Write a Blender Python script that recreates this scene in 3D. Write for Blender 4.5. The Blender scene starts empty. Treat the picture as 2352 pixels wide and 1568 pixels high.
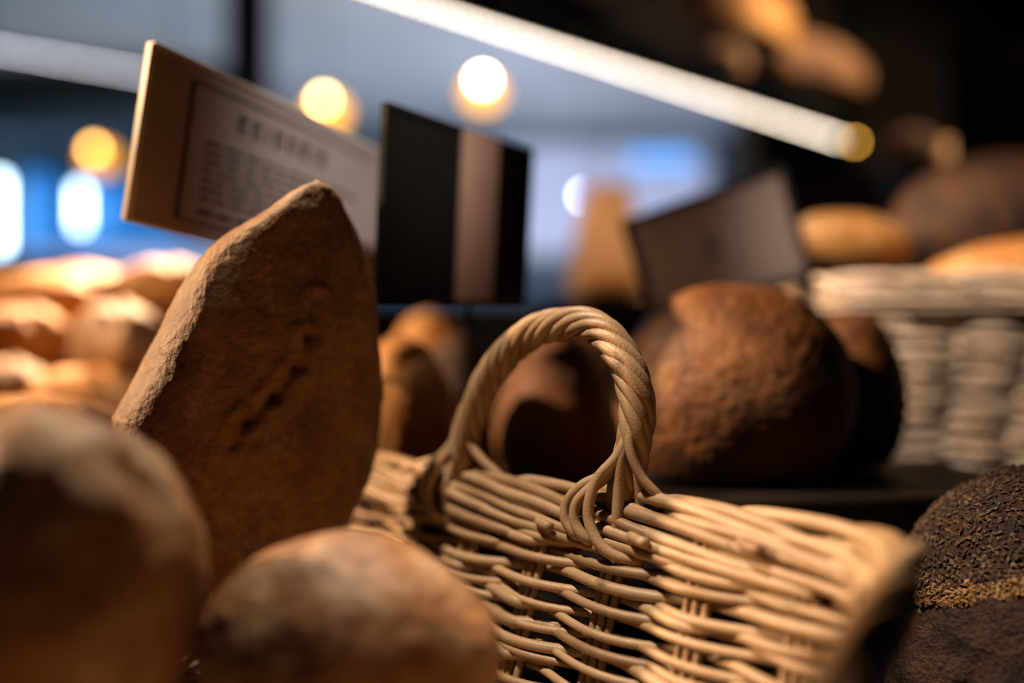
import bpy, bmesh, math, random
import numpy as np
from mathutils import Vector, Matrix, noise, Euler

# ------------------------------------------------------------------ camera, world, lights
SC = bpy.context.scene
COL = SC.collection
CAMZ = 1.25
cam_d = bpy.data.cameras.new('camera'); cam = bpy.data.objects.new('camera', cam_d); COL.objects.link(cam)
cam.location = (0, 0, CAMZ); cam.rotation_euler = (math.pi/2, 0, 0)
cam_d.lens = 35.0; cam_d.sensor_width = 36.0
cam_d.clip_start = 0.01; cam_d.clip_end = 60
cam_d.dof.use_dof = True; cam_d.dof.focus_distance = 0.452; cam_d.dof.aperture_fstop = 1.6
SC.camera = cam
SC.view_settings.view_transform = 'Standard'; SC.view_settings.look = 'None'
SC.view_settings.exposure = 0.0; SC.view_settings.gamma = 1.0
SC.view_settings.use_curve_mapping = False
SC.cycles.use_denoising = True
SC.cycles.max_bounces = 6; SC.cycles.diffuse_bounces = 1; SC.cycles.glossy_bounces = 3
SC.cycles.transparent_max_bounces = 8; SC.cycles.sample_clamp_indirect = 4.0
SC.cycles.caustics_reflective = False; SC.cycles.caustics_refractive = False

W = bpy.data.worlds.new('world'); SC.world = W; W.use_nodes = True
W.node_tree.nodes['Background'].inputs[0].default_value = (0.30, 0.42, 0.60, 1)
W.node_tree.nodes['Background'].inputs[1].default_value = 0.012

FX = 35.0/36.0*2352
def at(px, py, Y):
    """world point seen at photo pixel (px, py) at the distance Y in front of the lens"""
    return Vector(((px-1176)/FX*Y, Y, CAMZ-(py-784)/FX*Y))

def light(name, kind, loc, target, energy, color, **kw):
    d = bpy.data.lights.new(name, kind); o = bpy.data.objects.new(name, d); COL.objects.link(o)
    o.location = loc
    v = Vector(target)-Vector(loc)
    o.rotation_euler = v.to_track_quat('-Z', 'Y').to_euler()
    d.energy = energy; d.color = color
    for k, x in kw.items(): setattr(d, k, x)
    return o
WARM = (1.0, 0.70, 0.42)
light('key_spotlight', 'SPOT', (-0.38, 0.33, 2.24), (0.070, 0.450, 1.16), 88, (1.0, 0.79, 0.59), spot_size=math.radians(18), spot_blend=0.45, shadow_soft_size=0.018)
light('loaf_fill', 'SPOT', (-1.05, 0.42, 2.10), (0.11, 0.60, 1.235), 280, (1.0, 0.66, 0.36), spot_size=math.radians(9.5), spot_blend=0.5, shadow_soft_size=0.02)  # extra unseen spot added to brighten the big round loaf
light('side_spotlight', 'SPOT', (-1.30, 0.66, 1.80), (-0.08, 0.60, 1.22), 185, (1.0, 0.64, 0.36), spot_size=math.radians(40), spot_blend=0.5, shadow_soft_size=0.02)
light('front_loaf_fill', 'SPOT', (-0.02, 0.80, 2.20), (-0.095, 0.34, 1.19), 62, (1.0, 0.76, 0.52), spot_size=math.radians(17), spot_blend=0.7, shadow_soft_size=0.03)  # unseen spot added to light the tops of the two front loaves
light('bread_lamp', 'SPOT', (-0.50, 1.50, 1.95), (-0.50, 1.10, 1.27), 420, (1.0, 0.66, 0.38), spot_size=math.radians(48), spot_blend=0.9, shadow_soft_size=0.04)
light('rear_basket_fill', 'SPOT', (-0.12, 0.34, 1.86), (0.40, 0.83, 1.28), 50, (1.0, 0.80, 0.62), spot_size=math.radians(24), spot_blend=0.5, shadow_soft_size=0.03)  # unseen spot, placed to light the pale basket from the left
light('sign_fill', 'SPOT', (0.42, 0.10, 1.95), (-0.125, 0.66, 1.33), 44, (1.0, 0.90, 0.82), spot_size=math.radians(13), spot_blend=1.0, shadow_soft_size=0.03)  # added unseen spot, stands in for the strip's light on the beige sign
light('shelf_fill', 'SPOT', (0.95, 1.05, 2.05), (0.66, 1.80, 1.80), 110, (1.0, 0.72, 0.48), spot_size=math.radians(60), spot_blend=0.6, shadow_soft_size=0.05)  # unseen spot that lifts the loaves on the overhead shelf
light('bag_fill', 'SPOT', (0.0, 1.1, 2.1), (0.15, 1.55, 1.38), 80, (1.0, 0.66, 0.40), spot_size=math.radians(22), spot_blend=0.8, shadow_soft_size=0.04)  # unseen spot aimed to brighten the paper bag
light('shop_daylight', 'AREA', (-1.2, 5.0, 1.2), (-1.0, 6.0, 3.0), 42, (0.70, 0.80, 0.92), size=2.5)
light('shop_daylight', 'AREA', (0.3, 5.8, 0.9), (0.35, 7.0, 2.92), 48, (0.74, 0.80, 1.0), size=1.0)

# ------------------------------------------------------------------ materials
def mat(name):
    m = bpy.data.materials.new(name); m.use_nodes = True
    return m, m.node_tree, m.node_tree.nodes['Principled BSDF']
def simple(name, col, rough=0.6, metal=0.0, noise_amt=0.12, scale=30, bump=0.0):
    m, t, b = mat(name); N = t.nodes; L = t.links
    tc = N.new('ShaderNodeTexCoord'); nz = N.new('ShaderNodeTexNoise'); nz.inputs['Scale'].default_value = scale
    nz.inputs['Detail'].default_value = 4
    L.new(tc.outputs['Object'], nz.inputs['Vector'])
    r = N.new('ShaderNodeValToRGB')
    lo = tuple(c*(1-noise_amt) for c in col); hi = tuple(min(1, c*(1+noise_amt)) for c in col)
    r.color_ramp.elements[0].position = 0.3; r.color_ramp.elements[0].color = (*lo, 1)
    r.color_ramp.elements[1].position = 0.7; r.color_ramp.elements[1].color = (*hi, 1)
    L.new(nz.outputs['Fac'], r.inputs['Fac']); L.new(r.outputs['Color'], b.inputs['Base Color'])
    b.inputs['Roughness'].default_value = rough; b.inputs['Metallic'].default_value = metal
    if bump:
        bp = N.new('ShaderNodeBump'); bp.inputs['Strength'].default_value = bump; bp.inputs['Distance'].default_value = 0.002
        L.new(nz.outputs['Fac'], bp.inputs['Height']); L.new(bp.outputs['Normal'], b.inputs['Normal'])
    return m
def emit(name, col, s):
    m, t, b = mat(name)
    b.inputs['Base Color'].default_value = (*col, 1)
    b.inputs['Emission Color'].default_value = (*col, 1); b.inputs['Emission Strength'].default_value = s
    return m
def crust(name, dark, mid, pale, flour=0.35, scale=22, rough=0.62, grain=260, bump=0.5, dist=0.0012):
    """baked crust: dark and mid browns in broad patches, pale flour dust, fine grain"""
    m, t, b = mat(name); N = t.nodes; L = t.links
    tc = N.new('ShaderNodeTexCoord')
    n1 = N.new('ShaderNodeTexNoise'); n1.inputs['Scale'].default_value = scale; n1.inputs['Detail'].default_value = 6; n1.inputs['Roughness'].default_value = 0.6
    n2 = N.new('ShaderNodeTexNoise'); n2.inputs['Scale'].default_value = scale*1.7; n2.inputs['Detail'].default_value = 8; n2.inputs['Roughness'].default_value = 0.72
    n3 = N.new('ShaderNodeTexNoise'); n3.inputs['Scale'].default_value = grain; n3.inputs['Detail'].default_value = 4
    mp = N.new('ShaderNodeMapping'); mp.inputs['Location'].default_value = (3.1, 1.7, 5.3)
    L.new(tc.outputs['Object'], n1.inputs['Vector']); L.new(tc.outputs['Object'], mp.inputs['Vector'])
    L.new(mp.outputs['Vector'], n2.inputs['Vector']); L.new(tc.outputs['Object'], n3.inputs['Vector'])
    r = N.new('ShaderNodeValToRGB'); r.color_ramp.elements[0].position = 0.36; r.color_ramp.elements[0].color = (*dark, 1)
    r.color_ramp.elements[1].position = 0.62; r.color_ramp.elements[1].color = (*mid, 1)
    L.new(n1.outputs['Fac'], r.inputs['Fac'])
    f = N.new('ShaderNodeValToRGB'); f.color_ramp.elements[0].position = 0.62-0.3*flour; f.color_ramp.elements[0].color = (0, 0, 0, 1)
    f.color_ramp.elements[1].position = 0.80-0.3*flour; f.color_ramp.elements[1].color = (1, 1, 1, 1)
    L.new(n2.outputs['Fac'], f.inputs['Fac'])
    mul = N.new('ShaderNodeMath'); mul.operation = 'MULTIPLY'; mul.inputs[1].default_value = min(1, flour*1.6)
    L.new(f.outputs['Color'], mul.inputs[0])
    mx = N.new('ShaderNodeMix'); mx.data_type = 'RGBA'; mx.inputs['B'].default_value = (*pale, 1)
    L.new(r.outputs['Color'], mx.inputs['A']); L.new(mul.outputs[0], mx.inputs['Factor'])
    g = N.new('ShaderNodeMix'); g.data_type = 'RGBA'; g.blend_type = 'MULTIPLY'; g.inputs['Factor'].default_value = 0.5
    gr = N.new('ShaderNodeValToRGB'); gr.color_ramp.elements[0].position = 0.3; gr.color_ramp.elements[0].color = (0.45, 0.4, 0.36, 1); gr.color_ramp.elements[1].position = 0.6
    L.new(n3.outputs['Fac'], gr.inputs['Fac'])
    L.new(mx.outputs['Result'], g.inputs['A']); L.new(gr.outputs['Color'], g.inputs['B'])
    L.new(g.outputs['Result'], b.inputs['Base Color'])
    ad = N.new('ShaderNodeMath'); ad.operation = 'ADD'; L.new(n3.outputs['Fac'], ad.inputs[0]); L.new(n2.outputs['Fac'], ad.inputs[1])
    bp = N.new('ShaderNodeBump'); bp.inputs['Strength'].default_value = bump; bp.inputs['Distance'].default_value = dist
    L.new(ad.outputs[0], bp.inputs['Height']); L.new(bp.outputs['Normal'], b.inputs['Normal'])
    b.inputs['Roughness'].default_value = rough
    return m
def wicker_mat(name, dark, light_, knot=(0.10, 0.05, 0.02)):
    """peeled willow: tone differs from rod to rod (attribute 'rod'), fine streaks and dark nodes"""
    m, t, b = mat(name); N = t.nodes; L = t.links
    a = N.new('ShaderNodeAttribute'); a.attribute_name = 'rod'
    tc = N.new('ShaderNodeTexCoord')
    nz = N.new('ShaderNodeTexNoise'); nz.inputs['Scale'].default_value = 70; nz.inputs['Detail'].default_value = 6
    L.new(tc.outputs['Object'], nz.inputs['Vector'])
    ad = N.new('ShaderNodeMath'); ad.operation = 'MULTIPLY_ADD'; ad.inputs[1].default_value = 0.5
    L.new(a.outputs['Fac'], ad.inputs[0]); 
    m2 = N.new('ShaderNodeMath'); m2.operation = 'MULTIPLY'; m2.inputs[1].default_value = 0.6; L.new(nz.outputs['Fac'], m2.inputs[0])
    L.new(m2.outputs[0], ad.inputs[2])
    r = N.new('ShaderNodeValToRGB'); r.color_ramp.elements[0].position = 0.15; r.color_ramp.elements[0].color = (*dark, 1)
    r.color_ramp.elements[1].position = 0.8; r.color_ramp.elements[1].color = (*light_, 1)
    L.new(ad.outputs[0], r.inputs['Fac'])
    n2 = N.new('ShaderNodeTexNoise'); n2.inputs['Scale'].default_value = 45; n2.inputs['Detail'].default_value = 3
    L.new(tc.outputs['Object'], n2.inputs['Vector'])
    k = N.new('ShaderNodeValToRGB'); k.color_ramp.elements[0].position = 0.66; k.color_ramp.elements[0].color = (0, 0, 0, 1); k.color_ramp.elements[1].position = 0.76
    L.new(n2.outputs['Fac'], k.inputs['Fac'])
    mx = N.new('ShaderNodeMix'); mx.data_type = 'RGBA'; mx.inputs['B'].default_value = (*knot, 1)
    L.new(r.outputs['Color'], mx.inputs['A']); L.new(k.outputs['Color'], mx.inputs['Factor'])
    L.new(mx.outputs['Result'], b.inputs['Base Color'])
    n3 = N.new('ShaderNodeTexNoise'); n3.inputs['Scale'].default_value = 900; n3.inputs['Detail'].default_value = 3
    L.new(tc.outputs['Object'], n3.inputs['Vector'])
    bp = N.new('ShaderNodeBump'); bp.inputs['Strength'].default_value = 0.35; bp.inputs['Distance'].default_value = 0.0006
    L.new(n3.outputs['Fac'], bp.inputs['Height']); L.new(bp.outputs['Normal'], b.inputs['Normal'])
    b.inputs['Roughness'].default_value = 0.46
    return m
M = {}
M['wicker'] = wicker_mat('peeled_willow', (0.20, 0.108, 0.048), (0.425, 0.285, 0.160))
M['wicker_pale'] = wicker_mat('pale_willow', (0.40, 0.29, 0.21), (0.66, 0.53, 0.42), (0.2, 0.13, 0.08))
M['crust_tan'] = crust('crust_tan', (0.204, 0.095, 0.034), (0.354, 0.184, 0.068), (0.449, 0.340, 0.231), 0.40)
M['crust_batard'] = crust('crust_batard', (0.135, 0.055, 0.016), (0.27, 0.135, 0.045), (0.33, 0.22, 0.125), 0.40, scale=30, bump=0.7, dist=0.002)
M['crust_golden'] = crust('crust_golden', (0.42, 0.16, 0.035), (0.66, 0.34, 0.10), (0.80, 0.60, 0.36), 0.35)
M['crust_floury'] = crust('crust_floury', (0.11, 0.040, 0.011), (0.36, 0.165, 0.060), (0.50, 0.36, 0.24), 0.50, scale=17)
M['crust_dark'] = crust('crust_dark', (0.085, 0.030, 0.010), (0.22, 0.085, 0.027), (0.34, 0.17, 0.07), 0.40, scale=26, grain=200, bump=0.9, dist=0.002)
M['crust_near_black'] = crust('crust_near_black', (0.030, 0.013, 0.007), (0.10, 0.038, 0.014), (0.24, 0.11, 0.04), 0.22, scale=40, grain=330, bump=1.0, dist=0.002)  # near-black tones also carry shade for the loaf beside the handle arch
M['crust_seeded'] = crust('crust_seeded', (0.018, 0.008, 0.005), (0.085, 0.030, 0.010), (0.26, 0.13, 0.05), 0.16, scale=60, grain=420, bump=1.0, dist=0.003)
M['flake'] = crust('grain_flakes', (0.012, 0.007, 0.005), (0.17, 0.09, 0.042), (0.60, 0.42, 0.24), 0.30, scale=170, grain=600)
M['torn'] = crust('torn_crumb', (0.24, 0.11, 0.035), (0.48, 0.27, 0.09), (0.6, 0.4, 0.18), 0.4, scale=60)
M['black'] = simple('matte_black', (0.004, 0.0037, 0.0037), 0.8)
M['black'].node_tree.nodes['Principled BSDF'].inputs['Specular IOR Level'].default_value = 0.15
M['blackwood'] = simple('black_stained_wood', (0.007, 0.005, 0.0045), 0.5, scale=12)
M['blackwood'].node_tree.nodes['Principled BSDF'].inputs['Specular IOR Level'].default_value = 0.12
M['counter'] = simple('dark_counter', (0.02, 0.014, 0.011), 0.42, scale=8)
M['card'] = simple('beige_card', (0.30, 0.25, 0.235), 0.34, noise_amt=0.05)
M['card_brown'] = simple('brown_card', (0.075, 0.050, 0.046), 0.5, noise_amt=0.06)
M['ink'] = simple('print_ink', (0.035, 0.025, 0.024), 0.5)
M['plastic_edge'] = simple('clear_plastic_edge', (0.55, 0.47, 0.40), 0.2)
M['stripe'] = simple('brown_stripe', (0.42, 0.25, 0.18), 0.55)
M['steel'] = simple('brushed_steel', (0.4, 0.38, 0.36), 0.35, metal=1.0)
M['paper'] = simple('kraft_paper', (0.62, 0.37, 0.20), 0.7)
M['ceiling'] = simple('ceiling_paint', (0.40, 0.43, 0.46), 0.8, scale=0.8, noise_amt=0.25)
M['wall'] = simple('slate_blue_paint', (0.05, 0.085, 0.12), 0.7, scale=0.7, noise_amt=0.35)
M['wall_dark'] = simple('charcoal_paint', (0.018, 0.015, 0.015), 0.7, scale=0.9, noise_amt=0.3)
M['wall_pale'] = simple('pale_plaster', (0.60, 0.60, 0.66), 0.8, scale=1.0)
M['floor'] = simple('grey_floor', (0.10, 0.09, 0.085), 0.5, scale=3)

# ------------------------------------------------------------------ helpers
def tag(o, label=None, cat=None, group=None, kind=None):
    if label: o['label'] = label
    if cat: o['category'] = cat
    if group: o['group'] = group
    if kind: o['kind'] = kind
    return o
def empty(name, loc):
    o = bpy.data.objects.new(name, None); COL.objects.link(o); o.location = loc; o.empty_display_size = 0.02
    return o
def link_mesh(name, me, m=None, parent=None, smooth=True, loc=(0, 0, 0), world=True):
    o = bpy.data.objects.new(name, me); COL.objects.link(o); o.location = loc
    if m is not None: me.materials.append(m)
    if smooth: me.polygons.foreach_set('use_smooth', [True]*len(me.polygons))
    if parent is not None:
        o.parent = parent
        if world: o.matrix_parent_inverse = Matrix.Translation(-parent.location)
    return o
class MB:
    """collects pieces of one mesh in world coordinates"""
    def __init__(s): s.v = []; s.f = []; s.a = []; s.n = 0
    def add(s, v, f, val=0.5):
        s.v.append(np.asarray(v, dtype=float).reshape(-1, 3)); s.f += [tuple(i+s.n for i in q) for q in f]
        k = len(s.v[-1]); s.a.append(np.full(k, val)); s.n += k
    def tube(s, pts, r, sides=9, val=0.5, smooth=True, step=3):
        p = np.array([tuple(q) for q in pts], dtype=float)
        rr = np.full(len(p), r, dtype=float) if np.isscalar(r) else np.array(r, dtype=float)
        if smooth and len(p) > 2:
            p, rr = catmull(p, rr, step)
        t = np.gradient(p, axis=0); t /= np.linalg.norm(t, axis=1)[:, None]+1e-12
        ref = np.array([0, 0, 1.0]) if abs(t[0][2]) < 0.9 else np.array([1.0, 0, 0])
        nrm = np.cross(t[0], ref); nrm /= np.linalg.norm(nrm)
        ang = np.arange(sides)*2*math.pi/sides; V = []
        for i in range(len(p)):
            nrm = nrm-t[i]*np.dot(nrm, t[i]); nrm /= np.linalg.norm(nrm)+1e-12
            b = np.cross(t[i], nrm)
            V.append(p[i]+rr[i]*(np.cos(ang)[:, None]*nrm+np.sin(ang)[:, None]*b))
        n = len(p); F = []
        for i in range(n-1):
            for j in range(sides):
                k = (j+1) % sides
                F.append((i*sides+j, i*sides+k, (i+1)*sides+k, (i+1)*sides+j))
        F.append(tuple(range(sides-1, -1, -1))); F.append(tuple((n-1)*sides+j for j in range(sides)))
        s.add(np.concatenate(V), F, val)
    def box(s, c, d, rot=0.0, val=0.5):
        cx, cy, cz = c; dx, dy, dz = d[0]/2, d[1]/2, d[2]/2
        V = []
        for z in (-dz, dz):
            for x, y in ((-dx, -dy), (dx, -dy), (dx, dy), (-dx, dy)):
                V.append((cx+x*math.cos(rot)-y*math.sin(rot), cy+x*math.sin(rot)+y*math.cos(rot), cz+z))
        s.add(V, [(3, 2, 1, 0), (4, 5, 6, 7), (0, 1, 5, 4), (1, 2, 6, 5), (2, 3, 7, 6), (3, 0, 4, 7)], val)
    def prism(s, poly, z0, z1):
        n = len(poly)
        V = [(x, y, z0) for x, y in poly]+[(x, y, z1) for x, y in poly]
        s.add(V, [tuple(range(n-1, -1, -1)), tuple(range(n, 2*n))]+[(i, (i+1) % n, n+(i+1) % n, n+i) for i in range(n)])
    def build(s, name, m, parent=None, smooth=False, bevel=0.0):
        v = np.concatenate(s.v)
        org = parent.location if parent is not None else Vector(tuple((v.min(0)+v.max(0))/2*np.array([1, 1, 0])+np.array([0, 0, v[:, 2].min()])))
        me = bpy.data.meshes.new(name); me.from_pydata((v-np.array(org)).tolist(), [], s.f); me.update()
        at_ = me.attributes.new('rod', 'FLOAT', 'POINT'); at_.data.foreach_set('value', np.concatenate(s.a))
        o = bpy.data.objects.new(name, me); COL.objects.link(o); me.materials.append(m)
        if smooth: me.polygons.foreach_set('use_smooth', [True]*len(me.polygons))
        if parent is not None: o.parent = parent
        else: o.location = org
        if bevel:
            b = o.modifiers.new('bevel', 'BEVEL'); b.width = bevel; b.segments = 2
        return o
def catmull(p, r, step):
    n = len(p); P = np.vstack([2*p[0]-p[1], p, 2*p[-1]-p[-2]]); out = []; ro = []
    for i in range(n-1):
        a, b, c, d = P[i], P[i+1], P[i+2], P[i+3]
        for k in range(step):
            t = k/step
            out.append(0.5*((2*b)+(c-a)*t+(2*a-5*b+4*c-d)*t*t+(3*b-a-3*c+d)*t**3)); ro.append(r[i]*(1-t)+r[i+1]*t)
    out.append(p[-1]); ro.append(r[-1])
    return np.array(out), np.array(ro)

# ------------------------------------------------------------------ the setting
def struct(name, mb, m):
    o = mb.build(name, m); o['kind'] = 'structure'; return o
b = MB(); b.box((0, 3.5, -0.05), (8.4, 10.0, 0.1)); struct('floor', b, M['floor'])
b = MB(); b.box((0, 3.5, 2.98), (8.4, 10.0, 0.1)); struct('ceiling', b, M['ceiling'])
b = MB()
b.box((-2.2, 8.05, 1.46), (4.0, 0.1, 2.92)); b.box((2.9, 8.05, 1.46), (2.6, 0.1, 2.92))
b.box((0.7, 8.05, 0.96), (1.8, 0.1, 1.92)); b.box((0.7, 8.05, 2.89), (1.8, 0.1, 0.06))
struct('wall_back', b, M['wall'])
b = MB(); b.box((-4.15, 3.5, 1.46), (0.1, 8.99, 2.92)); struct('wall_left', b, M['wall'])
b = MB(); b.box((4.15, 3.5, 1.46), (0.1, 8.99, 2.92)); struct('wall_right', b, M['wall_dark'])
# a window in the back wall, brightly day-lit pane
b = MB()
for x in (-0.17, 0.7, 1.57): b.box((x, 8.03, 2.39), (0.06, 0.08, 0.93))
for z in (1.95, 2.83): b.box((0.7, 8.03, z), (1.8, 0.08, 0.06))
wf = struct('window_1', b, M['wall_pale'])
b = MB(); b.box((0.7, 8.06, 2.39), (1.72, 0.02, 0.86)); wp = b.build('pane', emit('daylit_frosted_pane', (0.50, 0.54, 0.72), 0.42), wf)
# slim dark pillar on the left
b = MB(); b.box((-1.11, 4.2, 1.46), (0.15, 0.15, 2.92)); struct('trim_1', b, M['black'])
# dark partition wall on the right, behind the rack
b = MB(); b.box((2.17, 3.3, 1.46), (2.84, 0.1, 2.92)); struct('wall_inner', b, M['wall_dark'])
# ------------------------------------------------------------------ counter and display steps
b = MB(); b.box((0.0, 0.75, 0.52), (3.0, 2.3, 1.04)); b.box((0.0, 0.75, 1.0475), (3.06, 2.36, 0.015))
tag(b.build('display_counter', M['counter'], bevel=0.002), 'dark bakery display counter under all the baskets and loaves', 'counter')
b = MB(); b.prism([(-1.35, 0.74), (-0.15, 0.70), (0.07, 0.53), (0.36, 0.57), (1.25, 0.57), (1.25, 1.85), (-1.35, 1.85)], 1.0555, 1.13)
tag(b.build('display_step', M['blackwood'], bevel=0.002), 'low black wooden display step behind the handled wicker basket', 'display step')
b = MB(); b.prism([(0.075, 0.535), (0.335, 0.58), (0.315, 0.735), (0.055, 0.735)], 1.131, 1.163)
tag(b.build('bread_board', M['blackwood'], bevel=0.003), 'thick black board under the big round dark loaf', 'board')
b = MB(); b.prism([(0.04, 1.42), (0.42, 1.42), (0.42, 1.80), (0.04, 1.80)], 1.131, 1.315)
tag(b.build('display_crate', M['blackwood'], bevel=0.003), 'black display crate carrying the brown paper bag', 'crate')

# ------------------------------------------------------------------ loaves
_bm = bmesh.new(); bmesh.ops.create_icosphere(_bm, subdivisions=6, radius=1.0)
ICO_V = np.array([tuple(v.co) for v in _bm.verts]); ICO_F = [tuple(v.index for v in f.verts) for f in _bm.faces]; _bm.free()
_bm = bmesh.new(); bmesh.ops.create_icosphere(_bm, subdivisions=5, radius=1.0)
ICO5_V = np.array([tuple(v.co) for v in _bm.verts]); ICO5_F = [tuple(v.index for v in f.verts) for f in _bm.faces]; _bm.free()
def shape_loaf(R, seed, flat=0.62, lump=0.07, fine=0.012, slashes=(), point=0.0, sq=1.0, hi=False, facet=0.0, ff=9):
    V = (ICO_V if hi else ICO5_V).copy(); F = ICO_F if hi else ICO5_F
    off = Vector((seed*7.3, seed*3.1, seed*1.7)); out = np.empty_like(V)
    for i, d in enumerate(V):
        dv = Vector(d)
        n = noise.noise(dv*1.1+off)*lump+noise.noise(dv*2.6+off)*lump*0.5
        n += noise.fractal(dv*ff+off, 0.8, 2.0, 3)*fine
        if facet: n += facet*(0.5-abs(noise.noise(dv*3.0+off*1.3)))
        for (a, o_, w, dep) in slashes:
            u = d[0]*math.cos(a)+d[1]*math.sin(a)-o_+0.05*math.sin(5*(d[1]*math.cos(a)-d[0]*math.sin(a)))
            if d[2] > 0.05: n -= dep*math.exp(-(u/w)**2)*min(1, d[2]*2); n += dep*0.6*math.exp(-((u-1.8*w)/w)**2)*min(1, d[2]*2)
        p = d*(1+n)
        if point: p[1] *= 1; k = 1-point*max(0, abs(d[0]))**2.2*0.6; p[1] *= k; p[2] *= k
        z = p[2]
        if z < -flat*0.8: z = -flat*0.8-(1-math.exp(-(-z-flat*0.8)/0.12))*0.12*flat
        out[i] = (p[0], p[1], z)
    if sq != 1.0: out[:, :2] = np.sign(out[:, :2])*np.abs(out[:, :2])**sq
    return out*np.array(R), F
def loaf(label, cat, c, R, m, seed, rot=0.0, tilt=(0, 0), group=None, base=None, name='bread_loaf', **kw):
    """c: centre; base: height of what it rests on (the loaf is set down on it)"""
    V, F = shape_loaf(R, seed, **kw)
    Mx = np.array(Euler((tilt[0], tilt[1], rot)).to_matrix()); V = V@Mx.T
    lo = V[:, 2].min(); c = Vector(c)
    if base is not None: c.z = base-lo+0.0005
    org = Vector((c.x, c.y, c.z+lo)); V[:, 2] -= lo
    me = bpy.data.meshes.new(name); me.from_pydata(V.tolist(), [], F); me.update()
    o = link_mesh(name, me, M[m], loc=org)
    return tag(o, label, cat, group)
def pl(px, py, Y, wpx, hpx, dep=1.0):
    c = at(px, py, Y); rx = wpx/2/FX*Y; rz = hpx/2/FX*Y
    return c, (rx, rx*dep, rz)

# tall pointed batard standing on end in the basket, its flat underside turned to the right and away
def tall_loaf():
    Y0 = 0.505
    rows = [(428, 733, 742), (436, 712, 760), (455, 682, 778), (480, 645, 792), (505, 605, 806), (540, 545, 818), (575, 500, 828), (620, 465, 838), (680, 432, 850), (740, 402, 857), (800, 368, 862), (860, 337, 866),
            (910, 308, 867), (955, 284, 865), (1000, 282, 861), (1050, 300, 853), (1100, 326, 840), (1160, 356, 812), (1230, 392, 778), (1300, 430, 740), (1370, 465, 705), (1440, 505, 672), (1520, 530, 655), (1612, 560, 632)]
    nx = 260; off = Vector((4.2, 9.1, 1.3)); V = []; ys = []
    # resample rows
    ry = np.array([r[0] for r in rows], float); rl = np.array([r[1] for r in rows], float); rr = np.array([r[2] for r in rows], float)
    m_ = 330; yy = np.linspace(ry[0], ry[-1], m_)
    for y in yy:
        l = np.interp(y, ry, rl); r = np.interp(y, ry, rr); w = (r-l)/FX*Y0; xl = (l-1176)/FX*Y0; z = CAMZ-(y-784)/FX*Y0
        q = (z-1.10)/0.23                                   # 0 at the basket, 1 at the tip
        lean = -0.012*q
        d = min(w, 0.125)
        ctrl = [(0.0, 0.02), (0.04, -0.16), (0.20, -0.38), (0.38, -0.35), (0.60, -0.13), (0.82, 0.05), (0.97, 0.20), (1.0, 0.34), (0.90, 0.44), (0.62, 0.50), (0.30, 0.44), (0.08, 0.24)]
        P = [(xl+a*w, Y0+lean+bb*d*1.0) for a, bb in ctrl]
        n = len(P); ring = []
        for k in range(nx):
            t = k/nx*n; i = int(t); f = t-i
            a, b_, c_, e = (P[(i+j-1) % n] for j in range(4))
            # uniform cubic B-spline: soft section
            ww = ((1-f)**3/6, (3*f**3-6*f*f+4)/6, (-3*f**3+3*f*f+3*f+1)/6, f**3/6)
            ring.append([sum(wi*p[0] for wi, p in zip(ww, (a, b_, c_, e))), sum(wi*p[1] for wi, p in zip(ww, (a, b_, c_, e)))])
        ring = np.array(ring)
        # restore the outline width lost by the spline
        x0, x1 = ring[:, 0].min(), ring[:, 0].max()
        ring[:, 0] = xl+(ring[:, 0]-x0)/(x1-x0+1e-9)*w
        for p in ring: V.append((p[0], p[1], z))
    V = np.array(V); cen = np.array([(V[i*nx:(i+1)*nx].mean(0)) for i in range(m_)])
    # crack across the flat side, from top right down to the middle, and rough crust
    ck = [at(735, 690, Y0), at(722, 770, Y0), at(700, 840, Y0), at(655, 905, Y0), at(600, 960, Y0), at(575, 1010, Y0)]
    for i in range(len(V)):
        c = cen[i//nx]; d = V[i]-c; d /= np.linalg.norm(d)+1e-9
        v = Vector(V[i]); h = noise.fractal(v*16+off, 0.8, 2, 3)*0.0022+noise.fractal(v*90+off, 0.7, 2, 4)*0.0006+noise.noise(v*38+off)*0.0007
        if d[1] < 0:
            for a, b_ in zip(ck, ck[1:]):
                ax, az = a.x, a.z; ex, ez = b_.x-ax, b_.z-az; L2 = ex*ex+ez*ez
                t = min(1, max(0, ((v.x-ax)*ex+(v.z-az)*ez)/L2)); dd = math.hypot(v.x-ax-t*ex, v.z-az-t*ez)
                h -= 0.0034*math.exp(-(dd/0.0016)**2)-0.0016*math.exp(-((dd-0.006)/0.003)**2)
        V[i] += d*h
    F = [(i*nx+k, i*nx+(k+1) % nx, (i+1)*nx+(k+1) % nx, (i+1)*nx+k) for i in range(m_-1) for k in range(nx)]
    V = np.vstack([V, cen[0]+[0, 0, 0.0015], cen[-1]-[0, 0, 0.003]]); nt = m_*nx
    F += [(nt, (k+1) % nx, k) for k in range(nx)]+[(nt+1, (m_-1)*nx+k, (m_-1)*nx+(k+1) % nx) for k in range(nx)]
    org = Vector((cen[-1][0], cen[-1][1], V[:, 2].min()))
    me = bpy.data.meshes.new('bread_loaf'); me.from_pydata((V-np.array(org)).tolist(), [], F); me.update()
    o = link_mesh('bread_loaf', me, M['crust_batard'], loc=org)
    return tag(o, 'tall pointed brown loaf standing on end in the handled basket, left of its handle', 'bread')
tall_loaf()

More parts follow.
